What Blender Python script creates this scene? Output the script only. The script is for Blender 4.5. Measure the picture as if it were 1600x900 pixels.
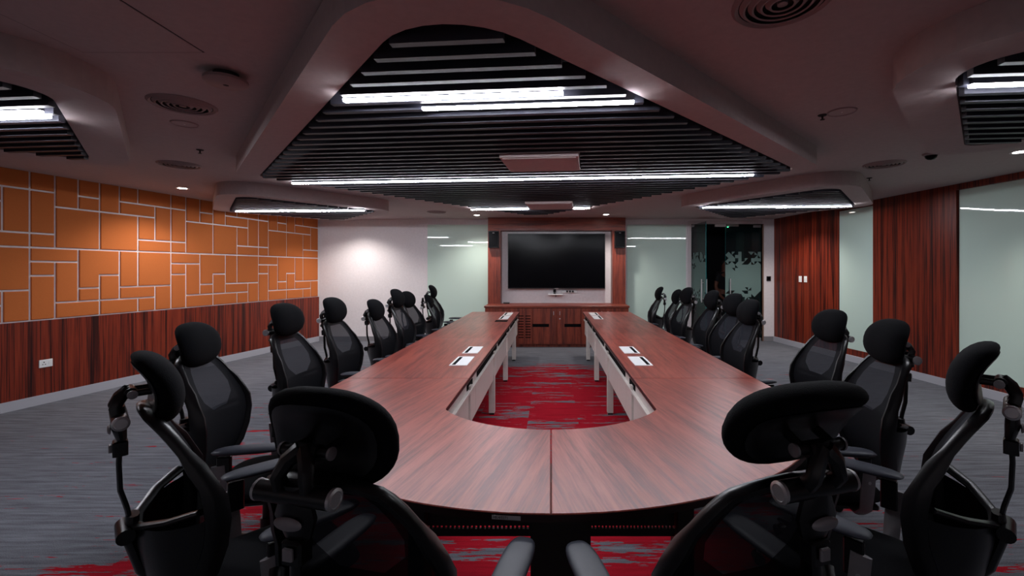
import bpy, math, random
from mathutils import Vector, Matrix
random.seed(7)
PI = math.pi
scene = bpy.context.scene
C = scene.collection
for o in list(bpy.data.objects):
    bpy.data.objects.remove(o, do_unlink=True)

# ------------------------------------------------------------------ camera, world, exposure
cam_d = bpy.data.cameras.new('camera')
cam_d.sensor_width = 36.0
cam_d.lens = 15.75
cam_d.shift_x = -61/1600
cam_d.shift_y = -28/1600
cam_d.clip_start = 0.05
cam = bpy.data.objects.new('camera', cam_d)
C.objects.link(cam)
cam.location = (0, 0, 1.5)
cam.rotation_euler = (PI/2, 0, 0)
scene.camera = cam

world = bpy.data.worlds.new('world')
scene.world = world
world.use_nodes = True
bgn = world.node_tree.nodes['Background']
bgn.inputs[0].default_value = (0.5, 0.45, 0.5, 1)
bgn.inputs[1].default_value = 0.02

vs = scene.view_settings
vs.view_transform = 'Standard'
vs.look = 'None'
vs.gamma = 1
vs.use_curve_mapping = False
vs.exposure = 0.85

LED_COL = (0.90, 0.92, 1.0)
LED_EM = 62.0
SPOT_COL = (1.0, 0.93, 0.88)
SPOT_W = 62.0

# ------------------------------------------------------------------ materials
def s2l(c):
    return tuple(((v/255)/12.92 if v/255 <= 0.04045 else ((v/255+0.055)/1.055)**2.4) for v in c)

MATS = {}
def mat(name, rgb, rough=0.5, metal=0.0, spec=0.5, emit=None, estr=0.0, bump=None, alpha=1.0, coat=0.0):
    m = bpy.data.materials.new(name)
    m.use_nodes = True
    nt = m.node_tree
    b = nt.nodes['Principled BSDF']
    b.inputs['Base Color'].default_value = (*s2l(rgb), 1)
    b.inputs['Roughness'].default_value = rough
    b.inputs['Metallic'].default_value = metal
    b.inputs['Specular IOR Level'].default_value = spec
    b.inputs['Alpha'].default_value = alpha
    b.inputs['Coat Weight'].default_value = coat
    if emit:
        b.inputs['Emission Color'].default_value = (*emit, 1)
        b.inputs['Emission Strength'].default_value = estr
    if bump:
        sc, st = bump
        tc = nt.nodes.new('ShaderNodeTexCoord')
        n = nt.nodes.new('ShaderNodeTexNoise')
        n.inputs['Scale'].default_value = sc
        n.inputs['Detail'].default_value = 3
        bp = nt.nodes.new('ShaderNodeBump')
        bp.inputs['Strength'].default_value = st
        bp.inputs['Distance'].default_value = 0.002
        nt.links.new(tc.outputs['Object'], n.inputs['Vector'])
        nt.links.new(n.outputs['Fac'], bp.inputs['Height'])
        nt.links.new(bp.outputs['Normal'], b.inputs['Normal'])
        # slight colour variation so that no surface is perfectly flat
        mx = nt.nodes.new('ShaderNodeMix'); mx.data_type = 'RGBA'
        c = s2l(rgb)
        mx.inputs[6].default_value = (*[v*0.9 for v in c], 1)
        mx.inputs[7].default_value = (*[min(1, v*1.08) for v in c], 1)
        nt.links.new(n.outputs['Fac'], mx.inputs[0])
        nt.links.new(mx.outputs[2], b.inputs['Base Color'])
    MATS[name] = m
    return m

def wood(name, stops, scale, rot=0.0, rough=0.35, fine=0.35, spec=0.5, coat=0.0):
    """streaky veneer; scale = (sx, sy, sz) of the noise, small along the grain"""
    m = bpy.data.materials.new(name)
    m.use_nodes = True
    nt = m.node_tree
    b = nt.nodes['Principled BSDF']
    b.inputs['Roughness'].default_value = rough
    b.inputs['Specular IOR Level'].default_value = spec
    b.inputs['Coat Weight'].default_value = coat
    tc = nt.nodes.new('ShaderNodeTexCoord')
    r = nt.nodes.new('ShaderNodeMapping')
    r.inputs['Rotation'].default_value = (0, 0, rot)
    nt.links.new(tc.outputs['Object'], r.inputs['Vector'])
    def noise(k, det, dist):
        mp = nt.nodes.new('ShaderNodeMapping')
        mp.inputs['Scale'].default_value = tuple(k*s for s in scale)
        nt.links.new(r.outputs['Vector'], mp.inputs['Vector'])
        n = nt.nodes.new('ShaderNodeTexNoise')
        n.inputs['Scale'].default_value = 1.0
        n.inputs['Detail'].default_value = det
        n.inputs['Roughness'].default_value = 0.6
        n.inputs['Distortion'].default_value = dist
        nt.links.new(mp.outputs['Vector'], n.inputs['Vector'])
        return n
    a = noise(1.0, 5, 0.5)
    f = noise(5.5, 4, 0.2)
    mx = nt.nodes.new('ShaderNodeMix'); mx.data_type = 'FLOAT'
    mx.inputs[0].default_value = fine
    nt.links.new(a.outputs['Fac'], mx.inputs[2])
    nt.links.new(f.outputs['Fac'], mx.inputs[3])
    cr = nt.nodes.new('ShaderNodeValToRGB')
    els = cr.color_ramp.elements
    els[0].position, els[0].color = stops[0][0], (*s2l(stops[0][1]), 1)
    els[1].position, els[1].color = stops[-1][0], (*s2l(stops[-1][1]), 1)
    for p, c in stops[1:-1]:
        e = els.new(p); e.color = (*s2l(c), 1)
    nt.links.new(mx.outputs[0], cr.inputs[0])
    nt.links.new(cr.outputs[0], b.inputs['Base Color'])
    MATS[name] = m
    return m

def carpet():
    m = bpy.data.materials.new('carpet')
    m.use_nodes = True
    nt = m.node_tree; L = nt.links
    b = nt.nodes['Principled BSDF']
    b.inputs['Roughness'].default_value = 0.95
    b.inputs['Specular IOR Level'].default_value = 0.1
    tc = nt.nodes.new('ShaderNodeTexCoord')
    def noise(sc, det=3, off=0, dist=0.0):
        mp = nt.nodes.new('ShaderNodeMapping')
        mp.inputs['Scale'].default_value = sc
        mp.inputs['Location'].default_value = (off, off*0.7, 0)
        L.new(tc.outputs['Object'], mp.inputs['Vector'])
        n = nt.nodes.new('ShaderNodeTexNoise')
        n.inputs['Scale'].default_value = 1
        n.inputs['Detail'].default_value = det
        n.inputs['Roughness'].default_value = 0.65
        n.inputs['Distortion'].default_value = dist
        L.new(mp.outputs['Vector'], n.inputs['Vector'])
        return n.outputs['Fac']
    def math_(op, a, bb=None, c=None):
        n = nt.nodes.new('ShaderNodeMath'); n.operation = op
        for i, v in enumerate((a, bb, c)):
            if v is None: continue
            if hasattr(v, 'links'): L.new(v, n.inputs[i])
            else: n.inputs[i].default_value = v
        return n.outputs[0]
    def ramp(x, lo, hi):
        n = nt.nodes.new('ShaderNodeMapRange')
        n.inputs[1].default_value = lo; n.inputs[2].default_value = hi
        L.new(x, n.inputs[0])
        return n.outputs[0]
    sx = nt.nodes.new('ShaderNodeSeparateXYZ')
    L.new(tc.outputs['Object'], sx.inputs[0])
    X, Y = sx.outputs[0], sx.outputs[1]
    ax = math_('ABSOLUTE', math_('ADD', X, 0.15))
    dens = math_('SUBTRACT', 1.0, ramp(ax, 0.6, 3.9))              # 1 under the table, 0 beyond
    endfar = math_('SUBTRACT', 1.0, ramp(Y, 6.7, 7.5))
    endnear = ramp(Y, 0.6, 1.8)
    dens = math_('MULTIPLY', math_('MULTIPLY', dens, 0.9), math_('MULTIPLY', endfar, endnear))
    # half-metre carpet tiles, each with its own share of red
    fx = math_('FLOOR', math_('MULTIPLY', math_('ADD', X, 0.23), 2.0)); fy = math_('FLOOR', math_('MULTIPLY', Y, 4.0))
    cb = nt.nodes.new('ShaderNodeCombineXYZ')
    L.new(fx, cb.inputs[0]); L.new(fy, cb.inputs[1])
    wn = nt.nodes.new('ShaderNodeTexWhiteNoise'); wn.noise_dimensions = '2D'
    L.new(cb.outputs[0], wn.inputs['Vector'])
    st = noise((1.6, 13, 1), 4, 3.1)
    fld = math_('ADD', dens, math_('MULTIPLY', math_('SUBTRACT', st, 0.5), 2.7))
    fld = math_('ADD', fld, math_('MULTIPLY', math_('SUBTRACT', wn.outputs[0], 0.5), 0.32))
    fld = math_('ADD', fld, math_('MULTIPLY', math_('SUBTRACT', noise((9, 75, 1), 3, 1.3), 0.5), 1.1))
    red = ramp(fld, 0.64, 0.70)
    gs = noise((2.6, 34, 1), 4, 9.2)
    pile = noise((230, 230, 1), 1, 0.4)
    g = math_('ADD', math_('MULTIPLY', ramp(gs, 0.25, 0.75), 0.65), math_('MULTIPLY', ramp(pile, 0.3, 0.7), 0.35))
    def mixc(f, c1, c2):
        n = nt.nodes.new('ShaderNodeMix'); n.data_type = 'RGBA'
        L.new(f, n.inputs[0])
        for i, c in ((6, c1), (7, c2)):
            if hasattr(c, 'links'): L.new(c, n.inputs[i])
            else: n.inputs[i].default_value = (*s2l(c), 1)
        return n.outputs[2]
    grey = mixc(g, (50, 52, 58), (132, 134, 142))
    redc = mixc(g, (120, 8, 22), (178, 22, 42))
    L.new(mixc(red, grey, redc), b.inputs['Base Color'])
    bp = nt.nodes.new('ShaderNodeBump'); bp.inputs['Strength'].default_value = 0.5; bp.inputs['Distance'].default_value = 0.003
    L.new(pile, bp.inputs['Height']); L.new(bp.outputs[0], b.inputs['Normal'])
    MATS['carpet'] = m

def see_through(name, rgb, opacity, rough=0.7, spec=0.3):
    m = mat(name, rgb, rough, spec=spec)
    nt = m.node_tree
    out = nt.nodes['Material Output']; b = nt.nodes['Principled BSDF']
    t = nt.nodes.new('ShaderNodeBsdfTransparent')
    mx = nt.nodes.new('ShaderNodeMixShader')
    mx.inputs[0].default_value = opacity
    nt.links.new(t.outputs[0], mx.inputs[1]); nt.links.new(b.outputs[0], mx.inputs[2])
    nt.links.new(mx.outputs[0], out.inputs[0])
    return m

carpet()
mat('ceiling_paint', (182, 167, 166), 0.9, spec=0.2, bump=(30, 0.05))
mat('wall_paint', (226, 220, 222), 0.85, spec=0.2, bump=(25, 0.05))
mat('skirting', (178, 178, 186), 0.5)
mat('skirting_grey', (128, 126, 130), 0.5)
mat('orange_felt', (192, 108, 58), 0.95, spec=0.1, bump=(140, 0.3))
mat('mint_glass', (203, 224, 213), 0.02, spec=0.5)
mat('black_void', (10, 10, 12), 0.9, spec=0.1)
mat('slat_dark', (42, 42, 52), 0.5, spec=0.4, bump=(40, 0.05))
mat('led', (255, 255, 255), 0.5, emit=LED_COL, estr=LED_EM)
mat('led_body', (225, 225, 230), 0.5)
mat('downlight_glow', (255, 255, 255), 0.5, emit=SPOT_COL, estr=14.0)
mat('white_metal', (214, 206, 200), 0.4, bump=(30, 0.03))
mat('white_plate', (236, 236, 236), 0.4)
mat('grille', (150, 130, 130), 0.6)
mat('grille_dark', (40, 34, 36), 0.8)
mat('black_plastic', (12, 12, 15), 0.32, bump=(200, 0.05))
mat('black_fabric', (6, 7, 11), 0.95, spec=0.15, bump=(420, 0.6))
mat('arm_rubber', (40, 43, 54), 0.5, bump=(60, 0.05))
mat('black_gloss', (6, 6, 9), 0.16, spec=0.08)
mat('chrome', (200, 198, 200), 0.38, metal=0.75)
mat('grey_metal', (150, 147, 150), 0.45, metal=0.45, bump=(80, 0.05))
mat('table_leg_dark', (44, 33, 32), 0.5, bump=(60, 0.05))
mat('frame_white', (205, 196, 198), 0.6)
mat('door_edge', (120, 92, 78), 0.5)
mat('corridor_dark', (34, 38, 44), 0.8)
mat('green_led', (40, 160, 90), 0.4, emit=(0.1, 1.0, 0.45), estr=1.0)
mat('skin', (120, 72, 56), 0.6)
mat('dark_cloth', (22, 22, 27), 0.9)
mat('hair', (14, 12, 12), 0.7)
mat('ink', (30, 30, 34), 0.7)
see_through('mesh_weave', (11, 12, 17), 0.97, 0.85, 0.15)
see_through('mesh_window', (36, 38, 45), 0.88, 0.8, 0.15)
see_through('clear_glass', (14, 34, 36), 0.42, 0.03, 0.5)
see_through('frost', (128, 156, 152), 0.62, 0.7, 0.3)
mat('glass_edge', (30, 110, 112), 0.1)
TW = [(0.28, (84, 31, 28)), (0.42, (114, 45, 38)), (0.52, (146, 64, 52)), (0.64, (165, 81, 66)), (0.75, (130, 57, 48))]
wood('table_wood', TW, (26, 1.5, 26), 0.0, 0.34, 0.35, 0.65)
wood('table_wood_left', TW, (26, 1.5, 26), 0.22, 0.34, 0.35, 0.65)
wood('table_wood_right', TW, (26, 1.5, 26), -0.22, 0.34, 0.35, 0.65)
mat('table_edge_shaded', (50, 20, 20), 0.45)  # shade of the unlit tabletop edge and underside, put into the colour
WW = [(0.36, (28, 8, 7)), (0.45, (66, 20, 13)), (0.52, (122, 42, 24)), (0.60, (140, 54, 30)), (0.70, (52, 15, 10))]
wood('wall_wood', WW, (15, 15, 0.25), 0.0, 0.42, 0.45, 0.35)
CW = [(0.32, (62, 20, 15)), (0.45, (104, 40, 26)), (0.56, (140, 60, 40)), (0.70, (92, 36, 25))]
wood('cabinet_wood', CW, (20, 20, 1.0), 0.0, 0.4, 0.35)
wood('beam_wood', CW, (1.0, 20, 20), 0.0, 0.4, 0.35)

# ------------------------------------------------------------------ mesh helpers
class MB:
    def __init__(s): s.v = []; s.f = []
    def add(s, vs_, fs):
        n = len(s.v); s.v += [tuple(v) for v in vs_]; s.f += [tuple(i+n for i in f) for f in fs]
        return s
    def box(s, x0, x1, y0, y1, z0, z1, fn=None):
        P = [(x0,y0,z0),(x1,y0,z0),(x1,y1,z0),(x0,y1,z0),(x0,y0,z1),(x1,y0,z1),(x1,y1,z1),(x0,y1,z1)]
        if fn: P = [fn(*p) for p in P]
        return s.add(P, [(3,2,1,0),(4,5,6,7),(0,1,5,4),(1,2,6,5),(2,3,7,6),(3,0,4,7)])
    def cbox(s, x0, x1, y0, y1, z0, z1, c=0.004):
        """box with all its vertical and top edges chamfered"""
        s.prism([(x0+c,y0),(x1-c,y0),(x1,y0+c),(x1,y1-c),(x1-c,y1),(x0+c,y1),(x0,y1-c),(x0,y0+c)], z0, z1-c, cap_top=False)
        n = len(s.v)-8
        s.v += [(x0+c,y0+c,z1),(x1-c,y0+c,z1),(x1-c,y1-c,z1),(x0+c,y1-c,z1)]
        b = n; t = n+8
        s.f += [(b,b+1,t+1,t),(b+1,b+2,t+1),(b+2,b+3,t+2,t+1),(b+3,b+4,t+2),(b+4,b+5,t+3,t+2),(b+5,b+6,t+3),(b+6,b+7,t,t+3),(b+7,b,t),(t,t+1,t+2,t+3)]
        return s
    def prism(s, poly, z0, z1, fn=None, cap_top=True):
        n = len(poly)
        P = [(x,y,z0) for x,y in poly]+[(x,y,z1) for x,y in poly]
        if fn: P = [fn(*p) for p in P]
        F = [tuple(reversed(range(n)))]
        if cap_top: F.append(tuple(range(n,2*n)))
        F += [(i,(i+1)%n,n+(i+1)%n,n+i) for i in range(n)]
        return s.add(P, F)
    def ring(s, inner, outer, z0, z1):
        n = len(inner)
        P = [(x,y,z0) for x,y in inner]+[(x,y,z0) for x,y in outer]+[(x,y,z1) for x,y in inner]+[(x,y,z1) for x,y in outer]
        F = []
        for i in range(n):
            j = (i+1)%n
            F += [(i,j,n+j,n+i),(2*n+i,3*n+i,3*n+j,2*n+j),(i,2*n+i,2*n+j,j),(n+i,n+j,3*n+j,3*n+i)]
        return s.add(P, F)
    def tube(s, path, a, b=None, ref=(0,1,0), n=8, closed=False, caps=True):
        b = a if b is None else b
        pts = [Vector(p) for p in path]; m = len(pts); ref = Vector(ref)
        base = len(s.v)
        for i, p in enumerate(pts):
            if closed: t = pts[(i+1)%m]-pts[i-1]
            else: t = pts[min(i+1,m-1)]-pts[max(i-1,0)]
            t.normalize()
            n1 = ref - t*ref.dot(t)
            if n1.length < 1e-4: n1 = Vector((0,0,1)) - t*t.z
            if n1.length < 1e-4: n1 = Vector((1,0,0))
            n1.normalize(); n2 = t.cross(n1)
            ra = a[i] if isinstance(a, (list,tuple)) else a
            rb = b[i] if isinstance(b, (list,tuple)) else b
            for k in range(n):
                an = 2*PI*(k+0.5)/n
                s.v.append(tuple(p + n1*(ra*math.cos(an)) + n2*(rb*math.sin(an))))
        for i in range(m if closed else m-1):
            for k in range(n):
                a0 = base+i*n; a1 = base+((i+1)%m)*n
                s.f.append((a0+k, a0+(k+1)%n, a1+(k+1)%n, a1+k))
        if caps and not closed:
            s.f.append(tuple(base+k for k in reversed(range(n))))
            s.f.append(tuple(base+(m-1)*n+k for k in range(n)))
        return s
    def cyl(s, p0, p1, r, n=16, r1=None):
        return s.tube([p0, p1], [r, r if r1 is None else r1], [r, r if r1 is None else r1], n=n)
    def lathe(s, prof, n=24, c=(0,0,0)):
        """profile [(r, z)] round the vertical axis at c"""
        base = len(s.v); m = len(prof)
        for r, z in prof:
            for k in range(n):
                s.v.append((c[0]+r*math.cos(2*PI*k/n), c[1]+r*math.sin(2*PI*k/n), c[2]+z))
        for i in range(m-1):
            for k in range(n):
                a0 = base+i*n; a1 = a0+n
                s.f.append((a0+k, a0+(k+1)%n, a1+(k+1)%n, a1+k))
        return s
    def pad(s, hx, hz, cfun, tf, tb, nr=6, nt=28, e=2.6, te=3.2, bend=False):
        """cushion: superellipse in x/z about a centre sheet cfun(u,v)->(x,y,z), swelling tf to +y and tb to -y"""
        base = len(s.v)
        def pt(r, th, side):
            c, sn = math.cos(th), math.sin(th)
            u = r*math.copysign(abs(c)**(2/e), c); v = r*math.copysign(abs(sn)**(2/e), sn)
            x, y, z = cfun(u*hx, v*hz)
            t = (1-r**te)**0.5 if r < 1 else 0
            d = tf*t if side > 0 else -tb*t
            ny, nz = 1.0, 0.0
            if bend:
                h = 1e-3; _, ya, za = cfun(u*hx, v*hz-h); _, yb, zb = cfun(u*hx, v*hz+h)
                ny, nz = zb-za, -(yb-ya); q = math.hypot(ny, nz); ny /= q; nz /= q
            return (x, y + d*ny, z + d*nz)
        rings = []
        for side in (1, -1):
            for i in range(nr+1):
                r = i/nr
                r = 1-(1-r)**2.0
                if side < 0 and i == nr: continue
                rings.append((side, i)); 
                for k in range(nt): s.v.append(pt(r, 2*PI*k/nt, side))
        fr = {ri: base+j*nt for j, ri in enumerate(rings)}
        for i in range(nr):
            a, b = fr[(1,i)], fr[(1,i+1)]
            for k in range(nt): s.f.append((a+k, b+k, b+(k+1)%nt, a+(k+1)%nt))
            a = fr[(-1,i)]; b = fr[(-1,i+1)] if i+1 < nr else fr[(1,nr)]
            for k in range(nt): s.f.append((a+(k+1)%nt, b+(k+1)%nt, b+k, a+k))
        return s
    def mesh(s, name, material, smooth=False):
        me = bpy.data.meshes.new(name)
        me.from_pydata(s.v, [], s.f)
        me.materials.append(MATS[material])
        if smooth:
            me.polygons.foreach_set('use_smooth', [True]*len(me.polygons))
            try: me.set_sharp_from_angle(angle=math.radians(42))
            except Exception: pass
        me.update()
        return me
    def build(s, name, material, parent=None, smooth=False):
        o = bpy.data.objects.new(name, s.mesh(name, material, smooth))
        C.objects.link(o)
        if parent: o.parent = parent
        return o

def tag(o, label=None, cat=None, group=None, kind=None):
    if label: o['label'] = label
    if cat: o['category'] = cat
    if group: o['group'] = group
    if kind: o['kind'] = kind
    return o
def empty(name, loc=(0,0,0), rz=0.0):
    o = bpy.data.objects.new(name, None); C.objects.link(o)
    o.empty_display_size = 0.1
    o.location = loc; o.rotation_euler = (0,0,rz)
    return o
def struct(o, label, cat=None):
    return tag(o, label, cat, kind='structure')
def copy_tree(o, parent=None):
    c = o.copy(); C.objects.link(c); c.parent = parent
    for ch in list(o.children): copy_tree(ch, c)
    return c

def offset_poly(P, d):
    """offset a counter-clockwise polygon outwards by d"""
    n = len(P); out = []
    for i in range(n):
        a, b, c = Vector(P[i-1]), Vector(P[i]), Vector(P[(i+1)%n])
        e1 = (b-a).normalized(); e2 = (c-b).normalized()
        n1 = Vector((e1.y,-e1.x)); n2 = Vector((e2.y,-e2.x))
        k = 1+n1.dot(n2)
        out.append(tuple(b+(n1+n2)*(d/max(k,0.05))))
    return out
def fillet(P, R, n=8):
    out = []; m = len(P)
    for i in range(m):
        a, b, c = Vector(P[i-1]), Vector(P[i]), Vector(P[(i+1)%m]); r = R[i]
        d1 = (a-b).normalized(); d2 = (c-b).normalized()
        half = math.acos(max(-1,min(1,d1.dot(d2))))/2
        t = r/math.tan(half)
        ctr = b+(d1+d2).normalized()*(r/math.sin(half))
        p0 = b+d1*t-ctr; p1 = b+d2*t-ctr
        a0 = math.atan2(p0.y,p0.x); a1 = math.atan2(p1.y,p1.x)
        da = (a1-a0+PI)%(2*PI)-PI
        for k in range(n+1):
            an = a0+da*k/n
            out.append((ctr.x+r*math.cos(an), ctr.y+r*math.sin(an)))
    return out

# ------------------------------------------------------------------ the room
YB, ZC, YR = 9.477, 2.58, -2.4           # back wall, ceiling, rear wall
KL, XL0 = 0.17714, -6.605                # left wall  X = XL0 + KL*Y
KR, XR0 = -0.1014, 5.709                 # right wall X = XR0 + KR*Y
def LW(Y, off, z):
    n = math.hypot(1, KL); return (XL0+KL*Y+off/n, Y-off*KL/n, z)
def RW(Y, off, z):
    n = math.hypot(1, KR); return (XR0+KR*Y-off/n, Y+off*KR/n, z)

o = MB().box(-8, 7.5, YR-0.2, YB+3.4, -0.1, 0).build('floor', 'carpet')
struct(o, 'grey streaked carpet with red patches under the table')
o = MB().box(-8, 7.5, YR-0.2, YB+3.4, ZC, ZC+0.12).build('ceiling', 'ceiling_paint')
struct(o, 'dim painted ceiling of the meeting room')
wl = MB().box(YR, YB+0.1, -0.12, 0, 0, ZC, lambda y, f, z: LW(y, f, z)).build('wall_left', 'wall_paint')
struct(wl, 'left wall with orange felt panels above dark wood wainscot')
wr = MB().box(YR, YB+0.1, -0.12, 0, 0, ZC, lambda y, f, z: RW(y, f, z)).build('wall_right', 'wall_paint')
struct(wr, 'right wall clad in dark striped wood and mint glass')
DX0, DX1, DZ = 2.963, 4.465, 2.474
mb = MB().box(-5.2, DX0, YB, YB+0.1, 0, ZC).box(DX1, 5.0, YB, YB+0.1, 0, ZC).box(DX0, DX1, YB, YB+0.1, DZ, ZC)
wb = mb.build('wall_back', 'wall_paint')
struct(wb, 'white back wall behind the television and the glass door')
o = MB().box(-8, 7.5, YR-0.1, YR, 0, ZC).build('wall_rear', 'wall_paint')
struct(o, 'plain wall behind the camera')

# left wall cladding
o = MB().box(YR, YB, 0, 0.022, 0.10, 0.935, lambda y, f, z: LW(y, f, z)).build('wainscot', 'wall_wood', wl)
o['label'] = 'dark red striped wood wainscot'
o = MB().box(YR, YB, 0, 0.034, 0, 0.105, lambda y, f, z: LW(y, f, z)).build('baseboard_left', 'skirting')
struct(o, 'pale skirting below the wood wainscot of the left wall')
Z = [0.94, 1.125, 1.28, 1.437, 1.595, 1.75, 1.908, 2.065, 2.225, 2.385, ZC+0.012]
PAN = [[(0,1,8,10)], [(1,2,9,10)], [(1,2,8,9)], [(0,2,5,8)], [(2,3,8,10)], [(2,4,5,8)], [(3,5,8,9)], [(3,4,9,10)],
       [(4,6,9,10)], [(4,5,6,8)], [(5,6,6,9)], [(4,6,5,6)], [(6,7,9,10)], [(6,7,6,9)], [(6,7,5,6)],
       [(6,8,4,5)], [(6,7,3,4)], [(6,7,0,3)], [(0,1,1,4)], 'L', [(1,2,1,2)], [(2,3,1,3)], [(0,2,0,1)], [(2,4,0,1)],
       [(3,4,2,5)], [(3,5,1,2)], [(4,6,2,5)], [(4,5,0,1)], [(5,6,0,2)]]
CY, CW_ = 5.138, 0.2162
def felt(poly):
    """poly: counter-clockwise (Y, z) outline, proud panel with a small chamfer"""
    G = 0.0105
    p0 = offset_poly(poly, -G); p1 = offset_poly(poly, -G-0.004)
    n = len(p0)
    V = [LW(y, 0.0, z) for y, z in p0]+[LW(y, 0.010, z) for y, z in p0]+[LW(y, 0.014, z) for y, z in p1]
    F = [tuple(range(2*n, 3*n))]
    for i in range(n):
        j = (i+1)%n
        F += [(i,j,n+j,n+i),(n+i,n+j,2*n+j,2*n+i)]
    MB().add(V, F).build('acoustic_panel', 'orange_felt', wl)
for k in range(-3, 3):
    y0 = CY+k*7*CW_
    for p in PAN:
        if p == 'L':
            c = lambda i: y0+i*CW_
            if c(3) > YB: continue
            felt([(c(1),Z[2]),(c(2),Z[2]),(c(2),Z[3]),(c(3),Z[3]),(c(3),Z[5]),(c(1),Z[5])])
            continue
        a, b, r0, r1 = p[0]
        ya, yb = y0+a*CW_, min(y0+b*CW_, YB+0.006)
        if yb-ya < 0.05: continue
        felt([(ya,Z[r0]),(yb,Z[r0]),(yb,Z[r1]),(ya,Z[r1])])

# right wall cladding
def rwood(name, y0, y1, z0, z1, t, m='wall_wood', label=None):
    o = MB().box(y0, y1, 0, t, z0, z1, lambda y, f, z: RW(y, f, z)).build(name, m, wr)
    if label: o['label'] = label
rwood('wood_panel', 7.655, YB, 0.10, ZC, 0.03, label='dark striped wood panel beside the door')
rwood('wood_panel', 5.636, 6.913, 0.10, ZC, 0.045, label='dark striped wood panel between two glass boards')
rwood('wood_panel', YR, 3.75, 0.10, ZC, 0.03)
rwood('wood_rail', 6.913, 7.655, 0.10, 0.20, 0.02)
rwood('wood_rail', 3.75, 5.636, 0.10, 0.205, 0.02)
rwood('wood_header', 6.913, 7.655, 2.50, ZC, 0.02)
rwood('wood_header', 3.75, 5.636, 2.505, ZC, 0.045)
o = MB().box(YR, YB, 0, 0.055, 0, 0.10, lambda y, f, z: RW(y, f, z)).build('baseboard_right', 'skirting')
struct(o, 'pale skirting along the foot of the right wall')
mb = MB().box(-4.95, -1.30, YB-0.018, YB, 0, 0.10).box(1.54, DX0-0.07, YB-0.018, YB, 0, 0.10).box(DX1+0.03, 4.76, YB-0.018, YB, 0, 0.10)
o = mb.build('baseboard_back', 'skirting_grey')
struct(o, 'grey skirting along the foot of the white back wall')

def board_on(fn, y0, y1, z0, z1, t0, t1, label):
    o = MB().box(y0, y1, t0, t1, z0, z1, fn).build('glass_board', 'mint_glass')
    tag(o, label, 'glass board', 'mint glass writing boards')
rw = lambda y, f, z: RW(y, f, z)
board_on(rw, 6.925, 7.643, 0.202, 2.498, 0.001, 0.014, 'narrow mint glass board between two wood panels on the right wall')
board_on(rw, 3.76, 5.626, 0.207, 2.503, 0.001, 0.014, 'wide mint glass board at the right edge of the picture')
bk = lambda x, f, z: (x, YB-f, z)
board_on(bk, -2.61, -1.335, 0.12, 2.46, 0.001, 0.012, 'mint glass board on the white wall left of the television')
board_on(bk, 1.60, 2.85, 0.12, 2.46, 0.001, 0.012, 'mint glass board between the television and the glass doors')

# ------------------------------------------------------------------ ceiling rafts with dark slats
ZS, ZB = 2.42, 2.40                       # soffit underside, slat underside
AN = math.radians(-5.0)
slat_me = MB().box(-0.5, 0.5, -0.0175, 0.0175, 0, 0.065).mesh('slat', 'slat_dark')
def clip_line(poly, y):
    xs = []
    for i in range(len(poly)):
        (x0,y0),(x1,y1) = poly[i-1], poly[i]
        if (y0 <= y) != (y1 <= y): xs.append(x0+(x1-x0)*(y-y0)/(y1-y0))
    return (min(xs), max(xs)) if len(xs) >= 2 else None
def raft(V, R, band, label, dz=0.0, pitch=0.12, start=0.0, skip=()):
    inner = fillet(V, R); outer = fillet(offset_poly(V, band), [r+band for r in R])
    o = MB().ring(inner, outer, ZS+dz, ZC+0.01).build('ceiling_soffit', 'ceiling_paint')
    struct(o, label)
    b = MB().prism(offset_poly(inner, 0.02), ZC-0.012, ZC-0.004).build('void_panel', 'black_void', o)
    # slats run across, turned by AN
    ca, sa = math.cos(-AN), math.sin(-AN)
    rp = [(x*ca-y*sa, x*sa+y*ca) for x, y in inner]
    lo, hi = min(p[1] for p in rp), max(p[1] for p in rp)
    y = lo+0.10+start
    while y < hi-0.04:
        s = clip_line(rp, y)
        if s and s[1]-s[0] > 0.14:
            a, b = s[0]+0.025, s[1]-0.025
            segs = [(a, b)]
            for (kx0, kx1, ky0, ky1) in skip:
                if ky0 < y < ky1:
                    segs = [q for (p0, p1) in segs for q in ((p0, min(p1, kx0)), (max(p0, kx1), p1)) if q[1]-q[0] > 0.05]
            for a, b in segs:
                m = (a+b)/2
                so = bpy.data.objects.new('slat', slat_me); C.objects.link(so); so.parent = o
                so.location = (m*math.cos(AN)-y*math.sin(AN), m*math.sin(AN)+y*math.cos(AN), ZB)
                so.rotation_euler = (0,0,AN); so.scale = (b-a, 1, 1)
        y += pitch
    return o
def rot_pt(x, y):                         # world -> slat frame
    return (x*math.cos(-AN)-y*math.sin(-AN), x*math.sin(-AN)+y*math.cos(-AN))
def box_skip(cx, cy, w, d):
    a, b = rot_pt(cx, cy); return (a-w/2-0.01, a+w/2+0.01, b-d/2-0.02, b+d/2+0.02)
BOX1 = (-0.075, 3.74, 0.62, 0.50); BOX2 = (-0.01, 6.2, 0.62, 0.60)
raft([(-0.415,1.498),(2.24,4.10),(-0.25,7.6),(-2.87,4.40)], [0.38,0.12,0.30,0.10], 0.19,
     'large diamond-shaped ceiling raft with dark slats over the table', skip=(box_skip(*BOX1), box_skip(*BOX2)))
raft([(-3.88,5.53),(-2.70,6.95),(-3.85,8.2),(-5.0,6.95)], [0.18,0.1,0.2,0.1], 0.20, 'small diamond ceiling raft at the far left corner', 0.0)
raft([(3.17,4.95),(4.36,6.40),(3.2,7.9),(2.08,6.50)], [0.18,0.1,0.2,0.08], 0.20, 'small diamond ceiling raft in front of the glass doors')
raft([(-3.75,0.9),(-2.58,2.30),(-3.85,3.75),(-5.2,2.5)], [0.2,0.22,0.15,0.2], 0.24, 'diamond ceiling raft cut by the left edge of the picture')
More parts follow.
